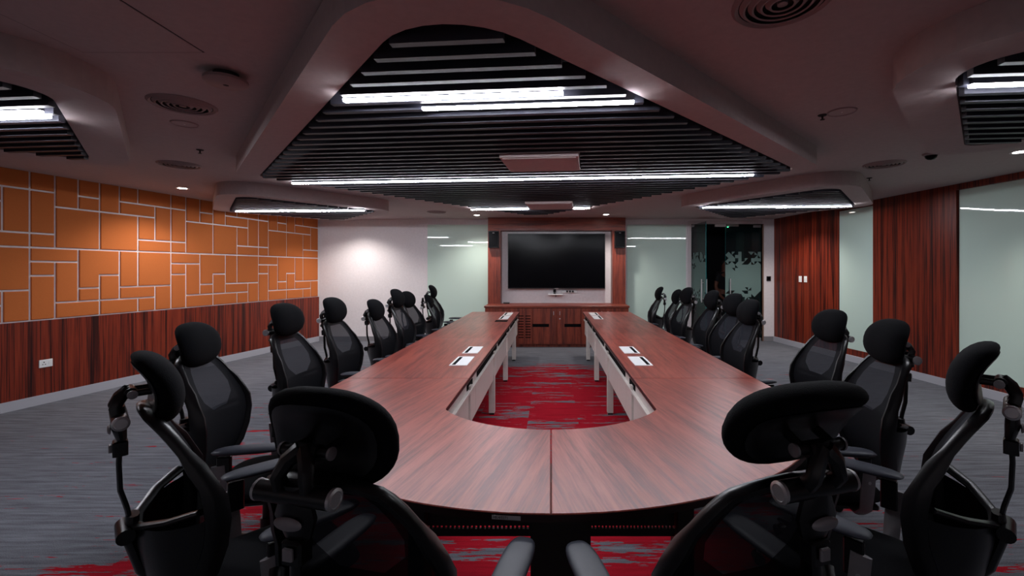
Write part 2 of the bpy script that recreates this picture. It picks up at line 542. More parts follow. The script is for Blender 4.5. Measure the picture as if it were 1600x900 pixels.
raft([(3.12,0.7),(4.4,2.05),(3.12,3.38),(1.84,2.05)], [0.2,0.2,0.15,0.2], 0.24, 'diamond ceiling raft cut by the right edge of the picture')

def linear(x0, y0, x1, label):
    """LED profile from (x0,y0), running to x1 along the slats"""
    L = (x1-x0)/math.cos(AN)
    r = empty('linear_light', (x0, y0, ZB-0.014), AN)
    tag(r, label, 'ceiling light', 'linear ceiling lights')
    MB().box(0, L, -0.013, 0.013, 0.012, 0.09).build('housing', 'slat_dark', r)
    MB().box(0.0, L, -0.013, 0.013, 0.0, 0.0118).build('diffuser', 'led', r)
linear(-1.09, 2.36, 0.06, 'nearest white linear light, the upper of the overlapping pair')
linear(-0.71, 2.48, 0.44, 'white linear light just behind the nearest one, the lower of the overlapping pair')
linear(-2.66, 4.61, 1.90, 'very long white linear light crossing the whole large ceiling raft')
linear(-1.18, 6.62, -0.33, 'short far linear light left of the far white ceiling box')
linear(0.31, 6.50, 0.56, 'shortest linear light right of the far white ceiling box')
linear(-4.80, 6.83, -3.70, 'left half of the linear light in the far left ceiling raft')
linear(-3.86, 6.80, -2.80, 'right half of the linear light in the far left ceiling raft')
linear(2.17, 6.40, 3.35, 'left half of the linear light in the raft before the glass doors')
linear(3.2, 6.36, 4.20, 'right half of the linear light in the raft before the glass doors')
linear(-4.0, 2.62, -2.87, 'farther back linear light at the left picture edge, ending shorter')
linear(-4.0, 2.70, -2.92, 'linear light at the left picture edge reaching further into view')
linear(2.03, 2.17, 3.2, 'linear light in the raft at the right picture edge')

for (cx, cy, w, d), lab in ((BOX1, 'larger looking white box unit set among the dark slats above the table'),
                            (BOX2, 'white box unit at the far end of the slatted raft near the television')):
    r = empty('ceiling_box', (cx, cy, 2.375), AN)
    tag(r, lab, 'ceiling unit', 'white boxes among the slats')
    MB().box(-w/2, w/2, -d/2, d/2, 0.006, 0.19).build('casing', 'ceiling_paint', r)
    f = 0.02
    MB().box(-w/2+f, w/2-f, -d/2+f, d/2-f, 0.0, 0.006).build('cover_plate', 'ceiling_paint', r)

# ------------------------------------------------------------------ ceiling fittings
def downlight(x, y, label, power=SPOT_W, size=2.3):
    r = empty('downlight', (x, y, ZC)); tag(r, label, 'downlight', 'recessed downlights')
    MB().lathe([(0.052,-0.004),(0.074,-0.006),(0.076,0.0),(0.052,0.0)], 24).build('trim_ring', 'white_plate', r, True)
    MB().lathe([(0.0,-0.0035),(0.052,-0.0035)], 24).build('lens', 'downlight_glow', r)
    ld = bpy.data.lights.new('downlight_lamp', 'SPOT')
    ld.energy = power; ld.color = SPOT_COL; ld.spot_size = size; ld.spot_blend = 0.8; ld.shadow_soft_size = 0.05
    lo = bpy.data.objects.new('lamp', ld); C.objects.link(lo); lo.parent = r; lo.location = (0, 0, -0.012)
downlight(-4.86, 5.906, 'lit downlight near the orange felt wall')
downlight(-1.457, 8.79, 'lit downlight left of the television surround')
downlight(1.068, 8.69, 'lit downlight above the right side of the television')
downlight(4.28, 4.086, 'lit downlight at the right picture edge near the glass board')
downlight(4.10, 8.2, 'downlight hidden behind the right raft, lighting the glass doors', SPOT_W*1.3)
downlight(-3.95, 8.75, 'downlight hidden behind the far left raft, washing the white wall', SPOT_W*1.5)

def diffuser(x, y, R, label):
    r = empty('air_diffuser', (x, y, ZC)); tag(r, label, 'air vent', 'round ceiling air diffusers')
    MB().lathe([(R*0.86,-0.004),(R*0.93,-0.014),(R,-0.003),(R,0.0)], 36).build('rim', 'grille', r, True)
    MB().lathe([(0.0,-0.001),(R*0.88,-0.001)], 36).build('plenum', 'grille_dark', r)
    for q in (0.72, 0.55, 0.38, 0.21):
        MB().lathe([(R*q,-0.016),(R*q+0.008,-0.018),(R*(q+0.12),-0.003),(R*(q+0.10),-0.002)], 36).build('cone', 'grille', r, True)
    MB().lathe([(0.0,-0.014),(R*0.1,-0.014),(R*0.1,-0.002)], 24).build('hub', 'grille', r, True)
diffuser(0.93, 1.80, 0.192, 'round air diffuser cut by the top edge of the picture')
diffuser(-2.40, 2.92, 0.185, 'round air diffuser beside the small speaker on the left of the ceiling')
diffuser(-3.80, 4.58, 0.185, 'round air diffuser in front of the left wall downlight')
diffuser(3.39, 4.56, 0.185, 'round air diffuser before the dome camera on the right')
diffuser(-2.12, 8.3, 0.175, 'farthest round air diffuser, by the back wall')

def speaker_disc(x, y, R, label):
    r = empty('ceiling_speaker', (x, y, ZC)); tag(r, label, 'speaker', 'flush round ceiling speakers')
    MB().lathe([(R*0.86,-0.005),(R*0.95,-0.008),(R,0.0)], 28).build('rim', 'grille', r, True)
    MB().lathe([(0.0,-0.006),(R*0.86,-0.004)], 28).build('grille', 'ceiling_paint', r)
    MB().lathe([(0.0,-0.009),(R*0.07,-0.007)], 10).build('badge', 'white_plate', r)
speaker_disc(-2.70, 3.30, 0.085, 'small flush round speaker behind the left air diffuser')
speaker_disc(1.98, 3.05, 0.09, 'flush round ceiling speaker on the right half of the ceiling')
r = empty('access_point', (-1.785, 2.46, ZC)); tag(r, 'round disc shaped wireless access point hanging from the ceiling', 'access point')
MB().lathe([(0.06,0.0),(0.06,-0.03),(0.085,-0.03)], 24).build('mount', 'grille_dark', r, True)
MB().lathe([(0.09,-0.03),(0.105,-0.036),(0.105,-0.05),(0.09,-0.062),(0.0,-0.066)], 32).build('cover', 'grille', r, True)
MB().lathe([(0.0,-0.0675),(0.014,-0.066)], 12).build('status_lens', 'grille_dark', r)
def sprinkler(x, y, label):
    r = empty('sprinkler', (x, y, ZC)); tag(r, label, 'sprinkler', 'ceiling sprinkler heads')
    MB().lathe([(0.03,0.0),(0.026,-0.006),(0.008,-0.008),(0.006,-0.022),(0.005,-0.032)], 14).build('stem', 'grille_dark', r, True)
    MB().lathe([(0.0,-0.035),(0.015,-0.034),(0.015,-0.031)], 12).build('deflector', 'grille_dark', r)
sprinkler(-3.15, 4.02, 'small sprinkler head behind the small round speaker on the left')
sprinkler(3.73, 5.25, 'small sprinkler head in front of the right small raft')
sprinkler(-2.97, 8.13, 'farthest sprinkler head, near the white back wall')
sprinkler(1.89, 3.12, 'tiny sprinkler head touching the right flush speaker')
r = empty('dome_camera', (3.52, 4.15, ZC)); tag(r, 'small dark dome camera on the right of the ceiling', 'camera')
MB().lathe([(0.066,0.0),(0.066,-0.012),(0.05,-0.022)], 24).build('base', 'grille', r, True)
MB().lathe([(0.048,-0.02),(0.042,-0.04),(0.026,-0.055),(0.0,-0.061)], 24).build('dome', 'black_gloss', r, True)
r = empty('motion_sensor', (3.56, 4.01, ZC)); tag(r, 'tiny dark sensor beside the dome camera', 'sensor')
MB().lathe([(0.04,0.0),(0.036,-0.008),(0.02,-0.012)], 18).build('base', 'grille', r, True)
MB().lathe([(0.024,-0.01),(0.016,-0.022),(0.0,-0.026)], 18).build('lens', 'black_gloss', r, True)
# access hatch: a thin reveal round a flush board
r = empty('access_hatch', (-2.02, 1.92, ZC)); struct(r, 'flush square access hatch in the left part of the ceiling')
MB().box(-0.296, 0.296, -0.296, 0.296, -0.003, 0.0).build('hatch_board', 'ceiling_paint', r)
mb = MB()
for a in ((-0.302,-0.297,-0.302,0.302),(0.297,0.302,-0.302,0.302),(-0.302,0.302,-0.302,-0.297),(-0.302,0.302,0.297,0.302)):
    mb.box(a[0], a[1], a[2], a[3], -0.0012, 0.0)
mb.build('reveal', 'grille_dark', r)

# ------------------------------------------------------------------ television wall
def unit(x0, x1, label, slots=None):
    r = empty('low_cabinet', ((x0+x1)/2, 9.08, 0)); tag(r, label, 'cabinet', 'low cabinets under the television')
    h = (x1-x0)/2
    MB().box(-h, h, -0.36, 0.39, 0.05, 0.765).build('body', 'cabinet_wood', r)
    MB().box(-h+0.0, h-0.0, -0.33, 0.38, 0.0, 0.05).build('plinth', 'cabinet_wood', r)
    for s in (-1, 1):
        d = MB().cbox(min(0.003*s, s*(h-0.003)), max(0.003*s, s*(h-0.003)), -0.38, -0.361, 0.062, 0.757, 0.003).build('door', 'cabinet_wood', r)
        x = 0.06*s
        MB().tube([(x,-0.381,0.63),(x,-0.40,0.635),(x,-0.40,0.69),(x,-0.381,0.695)], 0.006, n=8).build('handle', 'chrome', d, True)
        if slots == 'bar':
            MB().box(s*0.31-0.16, s*0.31+0.16, -0.383, -0.378, 0.395, 0.455).build('vent_slot', 'black_void', d)
            if s > 0: MB().cyl((x+0.0,-0.383,0.555), (x,-0.39,0.555), 0.012, 10).build('lock', 'chrome', d)
        if slots == 'louvre' and s > 0:
            for cx in (0.24, 0.375):
                for k in range(9):
                    z = 0.60-k*0.052
                    MB().box(cx-0.05, cx+0.05, -0.384, -0.379, z, z+0.016).build('vent_slot', 'black_void', d)
    return r
unit(-1.285, -0.36, 'left low wood cabinet with small vent slots in its door', 'louvre')
unit(-0.36, 0.58, 'middle low wood cabinet with one black slot in each door', 'bar')
unit(0.58, 1.51, 'right low wood cabinet partly hidden by the right table wing')
o = MB().cbox(-1.30, 1.525, 8.69, YB, 0.766, 0.806, 0.004).build('worktop', 'beam_wood')
tag(o, 'long wood counter top over the three low cabinets', 'counter')
r = empty('television_surround', (0.118, 9.2, 0.806)); tag(r, 'wood surround of two pilasters and a beam framing the television', 'surround')
MB().box(-1.413, -1.156, 0, 0.272, 0, 1.509).build('pilaster', 'cabinet_wood', r)
MB().box(1.144, 1.413, 0, 0.272, 0, 1.509).build('pilaster', 'cabinet_wood', r)
MB().box(-1.413, 1.413, 0, 0.272, 1.509, ZC-0.808).build('beam', 'beam_wood', r)
MB().box(-1.156, 1.144, 0.262, 0.272, 0.0, 1.508).build('back_panel', 'wall_paint', r)
r = empty('television', (0.114, 9.33, 1.112)); tag(r, 'very large switched off flat television with black screen', 'television')
w, h = 1.014, 1.148
MB().box(-w, w, 0.0, 0.05, 0, h).build('casing', 'black_plastic', r)
MB().box(-w+0.012, w-0.012, -0.003, 0.0, 0.018, h-0.012).build('screen', 'black_gloss', r)
MB().box(-w*0.5, w*0.5, 0.05, 0.13, 0.3, 0.8).build('wall_bracket', 'black_plastic', r)
MB().box(-0.04, 0.04, -0.006, -0.001, 0.002, 0.012).build('logo_bar', 'grey_metal', r)
for x, lab in ((-1.17, 'black box loudspeaker on the left wood pilaster'), (1.40, 'black box loudspeaker on the right wood pilaster')):
    r = empty('wall_speaker', (x, 9.2, 1.955)); tag(r, lab, 'speaker', 'loudspeakers beside the television')
    MB().cbox(-0.105, 0.105, -0.10, -0.001, 0, 0.345, 0.01).build('casing', 'black_plastic', r)
    MB().box(-0.092, 0.092, -0.106, -0.1005, 0.012, 0.325).build('grille', 'black_fabric', r)
    MB().box(-0.02, 0.02, -0.108, -0.1062, 0.295, 0.303).build('badge', 'grey_metal', r)
r = empty('wall_shelf', (0.10, 9.40, 0.985)); tag(r, 'small pale shelf below the television', 'shelf')
MB().box(-0.16, 0.14, -0.12, 0.06, 0, 0.018).build('board', 'white_plate', r)
MB().box(-0.012, 0.012, -0.02, 0.06, -0.05, 0.0).build('bracket', 'grey_metal', r)
r = empty('web_camera', (0.075, 9.335, 1.0035)); tag(r, 'small black video camera standing on the shelf below the television', 'camera')
MB().lathe([(0.03,0.0),(0.03,0.012),(0.012,0.016),(0.012,0.03)], 16).build('foot', 'black_plastic', r, True)
MB().cbox(-0.03, 0.03, -0.03, 0.03, 0.03, 0.10, 0.006).build('body', 'black_plastic', r)
MB().cyl((0,-0.031,0.07), (0,-0.038,0.07), 0.018, 16).build('lens', 'black_gloss', r)
r = empty('power_strip', (0.34, 9.45, 1.02)); tag(r, 'white power strip with black plugs under the television', 'power strip')
MB().cbox(-0.12, 0.20, -0.03, 0.0, 0, 0.045, 0.004).build('casing', 'white_plate', r)
for k in range(3): MB().box(-0.02+k*0.06, 0.015+k*0.06, -0.065, -0.0305, 0.012, 0.05).build('plug', 'black_plastic', r)
r = empty('media_box', (-0.92, 9.25, 0.8065)); tag(r, 'small flat black box on the counter at the left pilaster', 'media box')
MB().cbox(-0.065, 0.065, -0.05, 0.05, 0.004, 0.028, 0.004).build('casing', 'black_plastic', r)
MB().box(-0.05, 0.05, -0.04, 0.04, 0.0, 0.004).build('feet', 'black_plastic', r)

# ------------------------------------------------------------------ glass doors and corridor
mb = MB().box(DX0-0.07, DX0, YB-0.02, YB+0.1, 0, DZ+0.06).box(DX0, DX1, YB-0.02, YB+0.1, DZ, DZ+0.06).build('trim_1', 'frame_white')
struct(mb, 'white frame on the left and top of the glass doors')
mb = MB().box(DX1, DX1+0.025, YB-0.02, YB+0.1, 0, DZ).build('trim_2', 'door_edge')
struct(mb, 'thin brown jamb at the right of the glass doors')
def leaf(name, hinge, rz, sgn, W, label):
    r = empty(name, hinge, rz); struct(r, label)
    H = DZ-0.02
    MB().box(min(0,sgn*W), max(0,sgn*W), -0.006, 0.006, 0.012, H).build('glass_pane', 'clear_glass', r)
    e = sgn*W
    MB().box(min(e, e-sgn*0.006), max(e, e-sgn*0.006), -0.0065, 0.0065, 0.012, H).build('glass_edge', 'glass_edge', r)
    # frosted film whose triangles thin out towards top and bottom
    mb = MB(); rng = random.Random(3 if sgn > 0 else 5); q = 0.066
    n = int(W/q); q = W/n
    for i in range(n):
        for j in range(17):
            z = 0.86+j*q
            if z+q > 1.90: break
            t = 1.88-z; bt = z-0.86
            for half in (0, 1):
                p = 1.0
                row = int((t-0.001)/q)
                if row < 6: p = (0.40, 0.55, 0.62, 0.74, 0.86, 0.94)[max(0, row)]
                if bt < 0.22: p = min(p, 0.35+bt*3)
                if rng.random() > p: continue
                x0 = sgn*(i*q); x1 = sgn*((i+1)*q)
                c = [(x0,z),(x1,z),(x1,z+q),(x0,z+q)]
                if (i+j) % 2: tri = (c[0],c[1],c[2]) if half else (c[0],c[2],c[3])
                else: tri = (c[0],c[1],c[3]) if half else (c[1],c[2],c[3])
                mb.add([(x,-0.0075,zz) for x, zz in tri], [(0,1,2)])
    mb.build('frosted_film', 'frost', r)
    x = sgn*(W-0.09)
    for s in (-1, 1):
        y = s*0.05
        h = MB().cyl((x,y,0.86), (x,y,1.32), 0.013, 12).build('handle', 'chrome', r, True)
        for z in (0.93, 1.25): MB().cyl((x,s*0.008,z), (x,s*0.038,z), 0.008, 8).build('standoff', 'chrome', h, True)
    MB().box(min(0,sgn*0.16), max(0,sgn*0.16), -0.014, 0.014, H-0.05, H).build('patch_fitting', 'grey_metal', r)
    MB().box(min(0,sgn*0.16), max(0,sgn*0.16), -0.014, 0.014, 0.005, 0.065).build('patch_fitting', 'grey_metal', r)
leaf('door_1', (DX0+0.012, YB+0.04, 0), math.radians(-85), 1, 0.735, 'open left glass door leaf with frosted triangle pattern')
leaf('door_2', (DX1-0.01, YB+0.04, 0), 0.0, -1, 0.755, 'closed right glass door leaf with frosted triangle pattern')
r = empty('door_lock', (3.72, YB+0.02, DZ)); tag(r, 'silver magnetic lock with green light above the glass doors', 'lock')
MB().box(-0.25, -0.02, -0.03, 0.02, -0.055, -0.005).build('magnet', 'white_plate', r)
MB().box(0.0, 0.25, -0.02, 0.015, -0.05, -0.005).build('magnet', 'grey_metal', r)
MB().lathe([(0.0,-0.075),(0.016,-0.07),(0.016,-0.055)], 12, (0.02,-0.02,0)).build('status_light', 'green_led', r)
mb = MB().box(2.3, 2.4, YB+0.1, 12.6, 0, ZC).box(5.6, 5.7, YB+0.1, 12.6, 0, ZC).box(2.3, 5.7, 12.5, 12.6, 0, ZC).box(2.4,5.6,YB+0.1,12.5,ZC-0.03,ZC-0.01).box(2.4,5.6,YB+0.1,12.5,0.002,0.012)
o = mb.build('wall_corridor', 'corridor_dark'); struct(o, 'dark unlit corridor beyond the glass doors')
r = empty('card_reader', (4.60, YB, 1.27)); tag(r, 'small black access card reader right of the glass doors', 'card reader')
MB().cbox(-0.045, 0.045, -0.02, -0.001, 0, 0.10, 0.004).build('casing', 'black_plastic', r)
MB().box(-0.03, 0.03, -0.0215, -0.0201, 0.03, 0.085).build('key_area', 'black_gloss', r)

for y, lab in ((8.63, 'white switch plate on the wood panel, the one nearer the door'), (8.48, 'white switch plate on the wood panel, the one farther from the door')):
    p = RW(y, 0.0305, 1.27); r = empty('switch_plate', p, math.atan2(1, -KR)-0.0)
    r.rotation_euler = (0, 0, math.atan2(1, KR))
    tag(r, lab, 'switch', 'white switches on the wood panel')
    # local x runs along the wall, local +y points into the room
    MB().cbox(-0.042, 0.042, 0.0005, 0.009, 0, 0.115, 0.003).build('plate', 'white_plate', r)
    MB().box(-0.022, 0.022, 0.009, 0.013, 0.03, 0.085).build('rocker', 'white_plate', r)
p = LW(5.045, 0.0225, 0.41); r = empty('wall_socket', p); r.rotation_euler = (0, 0, math.atan2(1, KL)+PI)
tag(r, 'white power socket on the wood wainscot at the left', 'socket')
MB().cbox(-0.06, 0.06, 0.0005, 0.010, 0, 0.085, 0.003).build('plate', 'white_plate', r)
for (x, z, q) in ((0.018,0.056,0.006),(0.029,0.032,0.005),(0.007,0.032,0.005)):
    MB().cyl((x,0.0095,z), (x,0.0108,z), q, 8).build('pin_hole', 'black_void', r)
MB().box(-0.042, -0.022, 0.010, 0.0135, 0.03, 0.06).build('rocker', 'white_plate', r)

# ------------------------------------------------------------------ the conference table
TZ, TT = 0.75, 0.027
TX, TI, TC = 1.415, 0.57, 2.793
RI = 0.685
table = empty('conference_table', (0, TC, 0))
tag(table, 'long U-shaped conference table in red brown wood with white inner panels', 'table')
def tp(poly, name, m, z0=TZ-TT, z1=TZ):
    c = 0.003
    p1 = offset_poly(poly, -c); n = len(poly)
    V = [(x,y-TC,z0) for x,y in poly]+[(x,y-TC,z1-c) for x,y in poly]+[(x,y-TC,z1) for x,y in p1]
    F = [tuple(reversed(range(n))), tuple(range(2*n,3*n))]
    for i in range(n):
        j = (i+1)%n; F += [(i,j,n+j,n+i),(n+i,n+j,2*n+j,2*n+i)]
    o = MB().add(V, F).build(name, m, table)
    o.data.materials.append(MATS['table_edge_shaded'])
    for k, p in enumerate(o.data.polygons):
        if k == 0 or (k >= 2 and (k % 2 == 0)): p.material_index = 1
    return o
g = 0.0012
S0, S1, S2, S3 = 3.107, 4.86, 6.61, 8.05
def arc(cx, cy, r, a0, a1, n):
    return [(cx+r*math.cos(a0+(a1-a0)*k/n), cy+r*math.sin(a0+(a1-a0)*k/n)) for k in range(n+1)]
# right quarter, counter-clockwise: centre seam near -> outer arc -> straight -> seam -> inner side -> inner arc
ya = TC-math.sqrt(RI*RI-TI*TI)
corner = fillet([(TI,S0),(TI,ya),(TI-0.12, TC-math.sqrt(RI*RI-(TI-0.12)**2))], [0.001,0.07,0.001], 6)[7:14]
a_end = math.atan2(corner[-1][1]-TC, corner[-1][0])
quarter = [(g, TC-TX)] + arc(0, TC, TX, -PI/2+0.002, 0, 30) + [(TX, S0-g), (TI, S0-g)] + corner + arc(0, TC, RI, a_end, -PI/2+0.003, 12)[1:]
tp(quarter, 'tabletop', 'table_wood_right')
tp([(-x, y) for x, y in reversed(quarter)], 'tabletop', 'table_wood_left')
for s in (-1, 1):
    for a, b in ((S0,S1),(S1,S2),(S2,S3)):
        P = [(TI,a+g),(TX,a+g),(TX,b-g),(TI,b-g)]
        if s < 0: P = [(-x,y) for x,y in reversed(P)]
        tp(P, 'tabletop', 'table_wood')
def tbox(name, m, x0, x1, y0, y1, z0, z1, parent=None, s=1):
    if s < 0: x0, x1 = -x1, -x0
    o = MB().box(x0, x1, y0-TC, y1-TC, z0, z1).build(name, m, table if parent is None else parent)
    return o
for s in (-1, 1):
    seams = [2.47, 3.57, 5.02, 6.53, 7.98]
    for a, b in zip(seams[:-1], seams[1:]):
        p = tbox('modesty_panel', 'white_metal', 0.60, 0.618, a+0.003, b-0.003, 0.36, 0.608, s=s)
        tbox('cable_rail', 'white_metal', 0.580, 0.618, a+0.002, b-0.002, 0.610, 0.626, s=s)
        q0, q1 = a+0.06, b-0.08
        tbox('fascia_strip', 'white_metal', 0.603, 0.615, a, b, 0.626, TZ-TT-0.0005, s=s)
        tbox('cable_slot', 'black_void', 0.598, 0.6028, max(q0, 3.2), q1 if q0 > 3 else 3.42, 0.634, 0.676, s=s)
    for y in (3.29, 4.67, 6.05, 7.43):
        l = tbox('leg', 'white_metal', 0.585, 0.645, y-0.03, y+0.03, 0.02, 0.655, s=s)
        tbox('foot', 'black_plastic', 0.59, 0.64, y-0.025, y+0.025, 0.0, 0.02, l, s)
        l = tbox('leg', 'white_metal', 1.20, 1.26, y-0.03, y+0.03, 0.02, 0.70, s=s)
        tbox('foot', 'black_plastic', 1.205, 1.255, y-0.025, y+0.025, 0.0, 0.02, l, s)
        tbox('cross_bar', 'white_metal', 0.645, 1.20, y-0.02, y+0.02, 0.66, 0.70, s=s)
    for y0, y1 in ((3.51,3.866),(4.02,4.37),(6.83,7.31),(7.40,7.85)):
        b = tbox('power_box', 'white_plate', 0.66, 0.80, y0, y1, TZ+0.0005, TZ+0.005, s=s)
        tbox('slot', 'black_void', 0.755, 0.782, y0+0.02, y1-0.03, TZ+0.005, TZ+0.0058, b, s)
    # near end: dark uprights and perforated modesty panel
    l = tbox('leg', 'table_leg_dark', 0.47, 0.53, 1.66, 1.76, 0.0, TZ-TT, s=s)
    mb = MB(); x0, x1 = (0.146 if s > 0 else 0.076), 0.468; y0, y1 = 1.70, 1.712
    mb.box(x0, x1, y0-TC, y1-TC, 0.53, TZ-TT-0.001).box(x0, x1, y0-TC, y1-TC, 0.49, 0.518)
    n = 24; d = (x1-x0)/n
    for k in range(n): mb.box(x0+k*d, x0+k*d+d*0.5, y0-TC, y1-TC, 0.518, 0.53)
    if s < 0: mb.v = [(-x,y,z) for x,y,z in mb.v]
    mb.build('perforated_panel', 'table_leg_dark', table)
tbox('centre_leg', 'table_leg_dark', -0.075, 0.145, 1.64, 1.80, 0.0, TZ-TT)
tbox('cable_port', 'black_void', -0.82, -0.64, 6.50, 6.68, TZ+0.0005, TZ+0.004)
# inventory sticker on the near edge
a = -PI/2-0.098
xs, ys = TX*math.cos(a), TC+TX*math.sin(a)
stick = MB().box(-0.045, 0.045, -0.0006, 0.0, 0.0, 0.013).build('sticker', 'white_plate', table)
stick.location = (xs*1.0006, ys-TC-0.0014, TZ-TT+0.006); stick.rotation_euler = (0,0,a+PI/2)
cu = bpy.data.curves.new('t', 'FONT'); cu.body = 'HIL4/0271'; cu.size = 0.0115
to = bpy.data.objects.new('t', cu); C.objects.link(to)
dg = bpy.context.evaluated_depsgraph_get()
tm = bpy.data.meshes.new_from_object(to.evaluated_get(dg)); bpy.data.objects.remove(to)
tm.materials.clear(); tm.materials.append(MATS['ink'])
tx = bpy.data.objects.new('printed_code', tm); C.objects.link(tx); tx.parent = stick
tx.location = (-0.042, -0.0011, 0.0026); tx.rotation_euler = (PI/2,0,0)

# ------------------------------------------------------------------ the chairs
def make_chair():
    """office chair facing +y, origin on the floor below the seat centre"""
    r = empty('office_chair')
    # back: half width and depth by height
    prof = [(0.50,0.115,-0.255),(0.54,0.155,-0.240),(0.60,0.178,-0.222),(0.68,0.200,-0.208),(0.76,0.212,-0.205),(0.82,0.212,-0.212),
            (0.87,0.204,-0.227),(0.92,0.190,-0.248),(0.97,0.174,-0.272),(1.01,0.158,-0.292),(1.04,0.142,-0.308),(1.06,0.128,-0.320),(1.073,0.095,-0.328)]
    cv = 0.028
    def side(x, w, y): return y + cv*(x/0.23)**2
    win = {0.82: 0.06, 0.87: 0.118, 0.92: 0.128, 0.97: 0.116, 1.01: 0.098, 1.04: 0.075}
    A, B = MB(), MB()
    rows = []
    for z, w, y in prof:
        wv = win.get(z, w*0.5)
        xs_ = [-w, -(w+wv)/2, -wv, -wv*0.5, 0, wv*0.5, wv, (w+wv)/2, w]
        rows.append([(x, side(x, w, y), z) for x in xs_])
    for i in range(len(rows)-1):
        inwin = prof[i][0] in win and prof[i+1][0] in win
        for j in range(8):
            q = [rows[i][j], rows[i][j+1], rows[i+1][j+1], rows[i+1][j]]
            (B if inwin and 2 <= j <= 5 else A).add(q, [(0,1,2,3)])
    def weld(mb):
        idx = {}; vv = []; mp = []
        for v in mb.v:
            k = tuple(round(c, 5) for c in v)
            if k not in idx: idx[k] = len(vv); vv.append(v)
            mp.append(idx[k])
        mb.v = vv; mb.f = [tuple(mp[i] for i in f) for f in mb.f]
        return mb
    bm_ = weld(A).build('backrest', 'mesh_weave', r, True)
    weld(B).build('mesh_window', 'mesh_window', bm_, True)
    loop = [(w, side(w,w,y), z) for z, w, y in prof]
    top = prof[-1]
    loop += [(0.05, top[2]-0.002, 1.082), (0, top[2]-0.004, 1.084), (-0.05, top[2]-0.002, 1.082)]
    loop += [(-w, side(w,w,y), z) for z, w, y in reversed(prof)]
    loop += [(-0.06, -0.262, 0.485), (0.06, -0.262, 0.485)]
    dep = [0.034 if 0.55 < p[2] < 0.84 else (0.026 if p[2] < 0.95 else 0.017) for p in loop]
    loop2 = [(x, y-0.012, z) for x, y, z in loop]
    MB().tube(loop2, dep, 0.013, n=8, closed=True).build('back_frame', 'black_plastic', r, True)
    # yoke behind the back and the bar down to the seat mechanism
    mb = MB()
    for s in (-1, 1):
        mb.tube([(s*0.208,-0.235,0.80),(s*0.15,-0.30,0.775),(s*0.05,-0.355,0.745),(0,-0.365,0.735)], [0.018,0.016,0.016,0.02], 0.010, n=8)
    mb.tube([(0,-0.368,0.77),(0,-0.372,0.70),(0,-0.345,0.60),(0,-0.27,0.49),(0,-0.13,0.425)], [0.016,0.02,0.02,0.022,0.022], [0.03,0.034,0.03,0.03,0.034], n=10)
    mb.build('back_yoke', 'black_plastic', r, True)
    mb = MB(); nth = 14; zs = [(0.50,0.115,-0.265,-0.31),(0.55,0.165,-0.248,-0.335),(0.62,0.184,-0.228,-0.352),(0.69,0.204,-0.218,-0.365),(0.745,0.212,-0.216,-0.368)]
    for z, w, y0, y1 in zs:
        for k in range(nth+1):
            th = -PI/2+PI*k/nth
            mb.v.append((w*math.sin(th), y0+(y1-y0)*math.cos(th)**1.4, z + 0.03*(1-math.cos(th)) if z > 0.7 else z))
    for i in range(len(zs)-1):
        for k in range(nth): mb.f.append((i*(nth+1)+k, i*(nth+1)+k+1, (i+1)*(nth+1)+k+1, (i+1)*(nth+1)+k))
    mb.build('lumbar_shell', 'black_plastic', r, True)
    MB().cyl((-0.05,-0.385,0.725), (0.05,-0.385,0.725), 0.022, 14).build('tension_knob', 'black_plastic', r, True)
    sp = MB().tube([(0,-0.372,0.74),(0,-0.380,0.79),(0,-0.395,0.85),(0,-0.398,0.93),(0,-0.394,1.02),(0,-0.390,1.07)], 0.007, 0.013, n=8).build('spine', 'black_plastic', r, True)
    MB().cbox(-0.022, 0.022, -0.412, -0.378, 0.955, 0.998, 0.004).build('height_lock', 'black_plastic', sp)
    MB().cbox(-0.011, 0.011, -0.420, -0.4125, 0.968, 0.990, 0.002).build('button', 'grey_metal', sp)
    br = MB().tube([(0,-0.392,1.0),(0,-0.398,1.04),(0,-0.398,1.10)], [0.012,0.018,0.014], [0.030,0.046,0.026], n=12).build('head_bracket', 'black_plastic', sp, True)
    MB().pad(0.031, 0.013, lambda x, z: (x, -0.417, 1.035+z), 0.002, 0.006, 3, 18, 2.0).build('oval_button', 'grey_metal', sp, True)
    # headrest: origin on the axis of its lower tube so that it can tilt
    P = Vector((0,-0.397,1.108))
    def sheet(x, z):                     # local to the tube axis
        v = z/0.098
        y = 0.104 - 0.040*v*v - 0.020*v - 0.012*max(v,0)**3 - 0.25*x*x
        return (x, y, 0.077+z)
    hr = MB().pad(0.150, 0.102, sheet, 0.040, 0.030, 9, 40, 2.6, 4.0, True).build('headrest', 'black_fabric', r, True)
    hr.location = P
    MB().pad(0.122, 0.082, lambda x, z: (lambda q: (q[0], q[1]-0.028, q[2]))(sheet(x, z)), 0.004, 0.009, 4, 28, 2.7, 3.2, True).build('shell', 'black_plastic', hr, True)
    MB().cyl((-0.082,0,0), (0.082,0,0), 0.020, 18).build('lower_tube', 'black_plastic', hr, True)
    MB().cyl((-0.054,0.026,0.071), (0.054,0.026,0.071), 0.0105, 14).build('upper_tube', 'black_plastic', hr, True)
    for s in (-1, 1):
        c = MB().lathe([(0.0205,0.0),(0.0205,0.006),(0.015,0.008),(0.014,0.0065),(0.0,0.0065)], 18).build('end_cap', 'chrome', hr, True)
        c.location = (s*0.080,0,0); c.rotation_euler = (0, s*PI/2, 0)
        c = MB().lathe([(0.0125,0.0),(0.0125,0.005),(0.0,0.006)], 14).build('end_cap', 'grey_metal', hr, True)
        c.location = (s*0.053,0.026,0.071); c.rotation_euler = (0, s*PI/2, 0)
        MB().tube([(s*0.036,0.026,0.071),(s*0.036,0.075,0.071)], 0.010, 0.006, ref=(0,0,1), n=8).build('lug', 'black_plastic', hr, True)
    mb = MB()
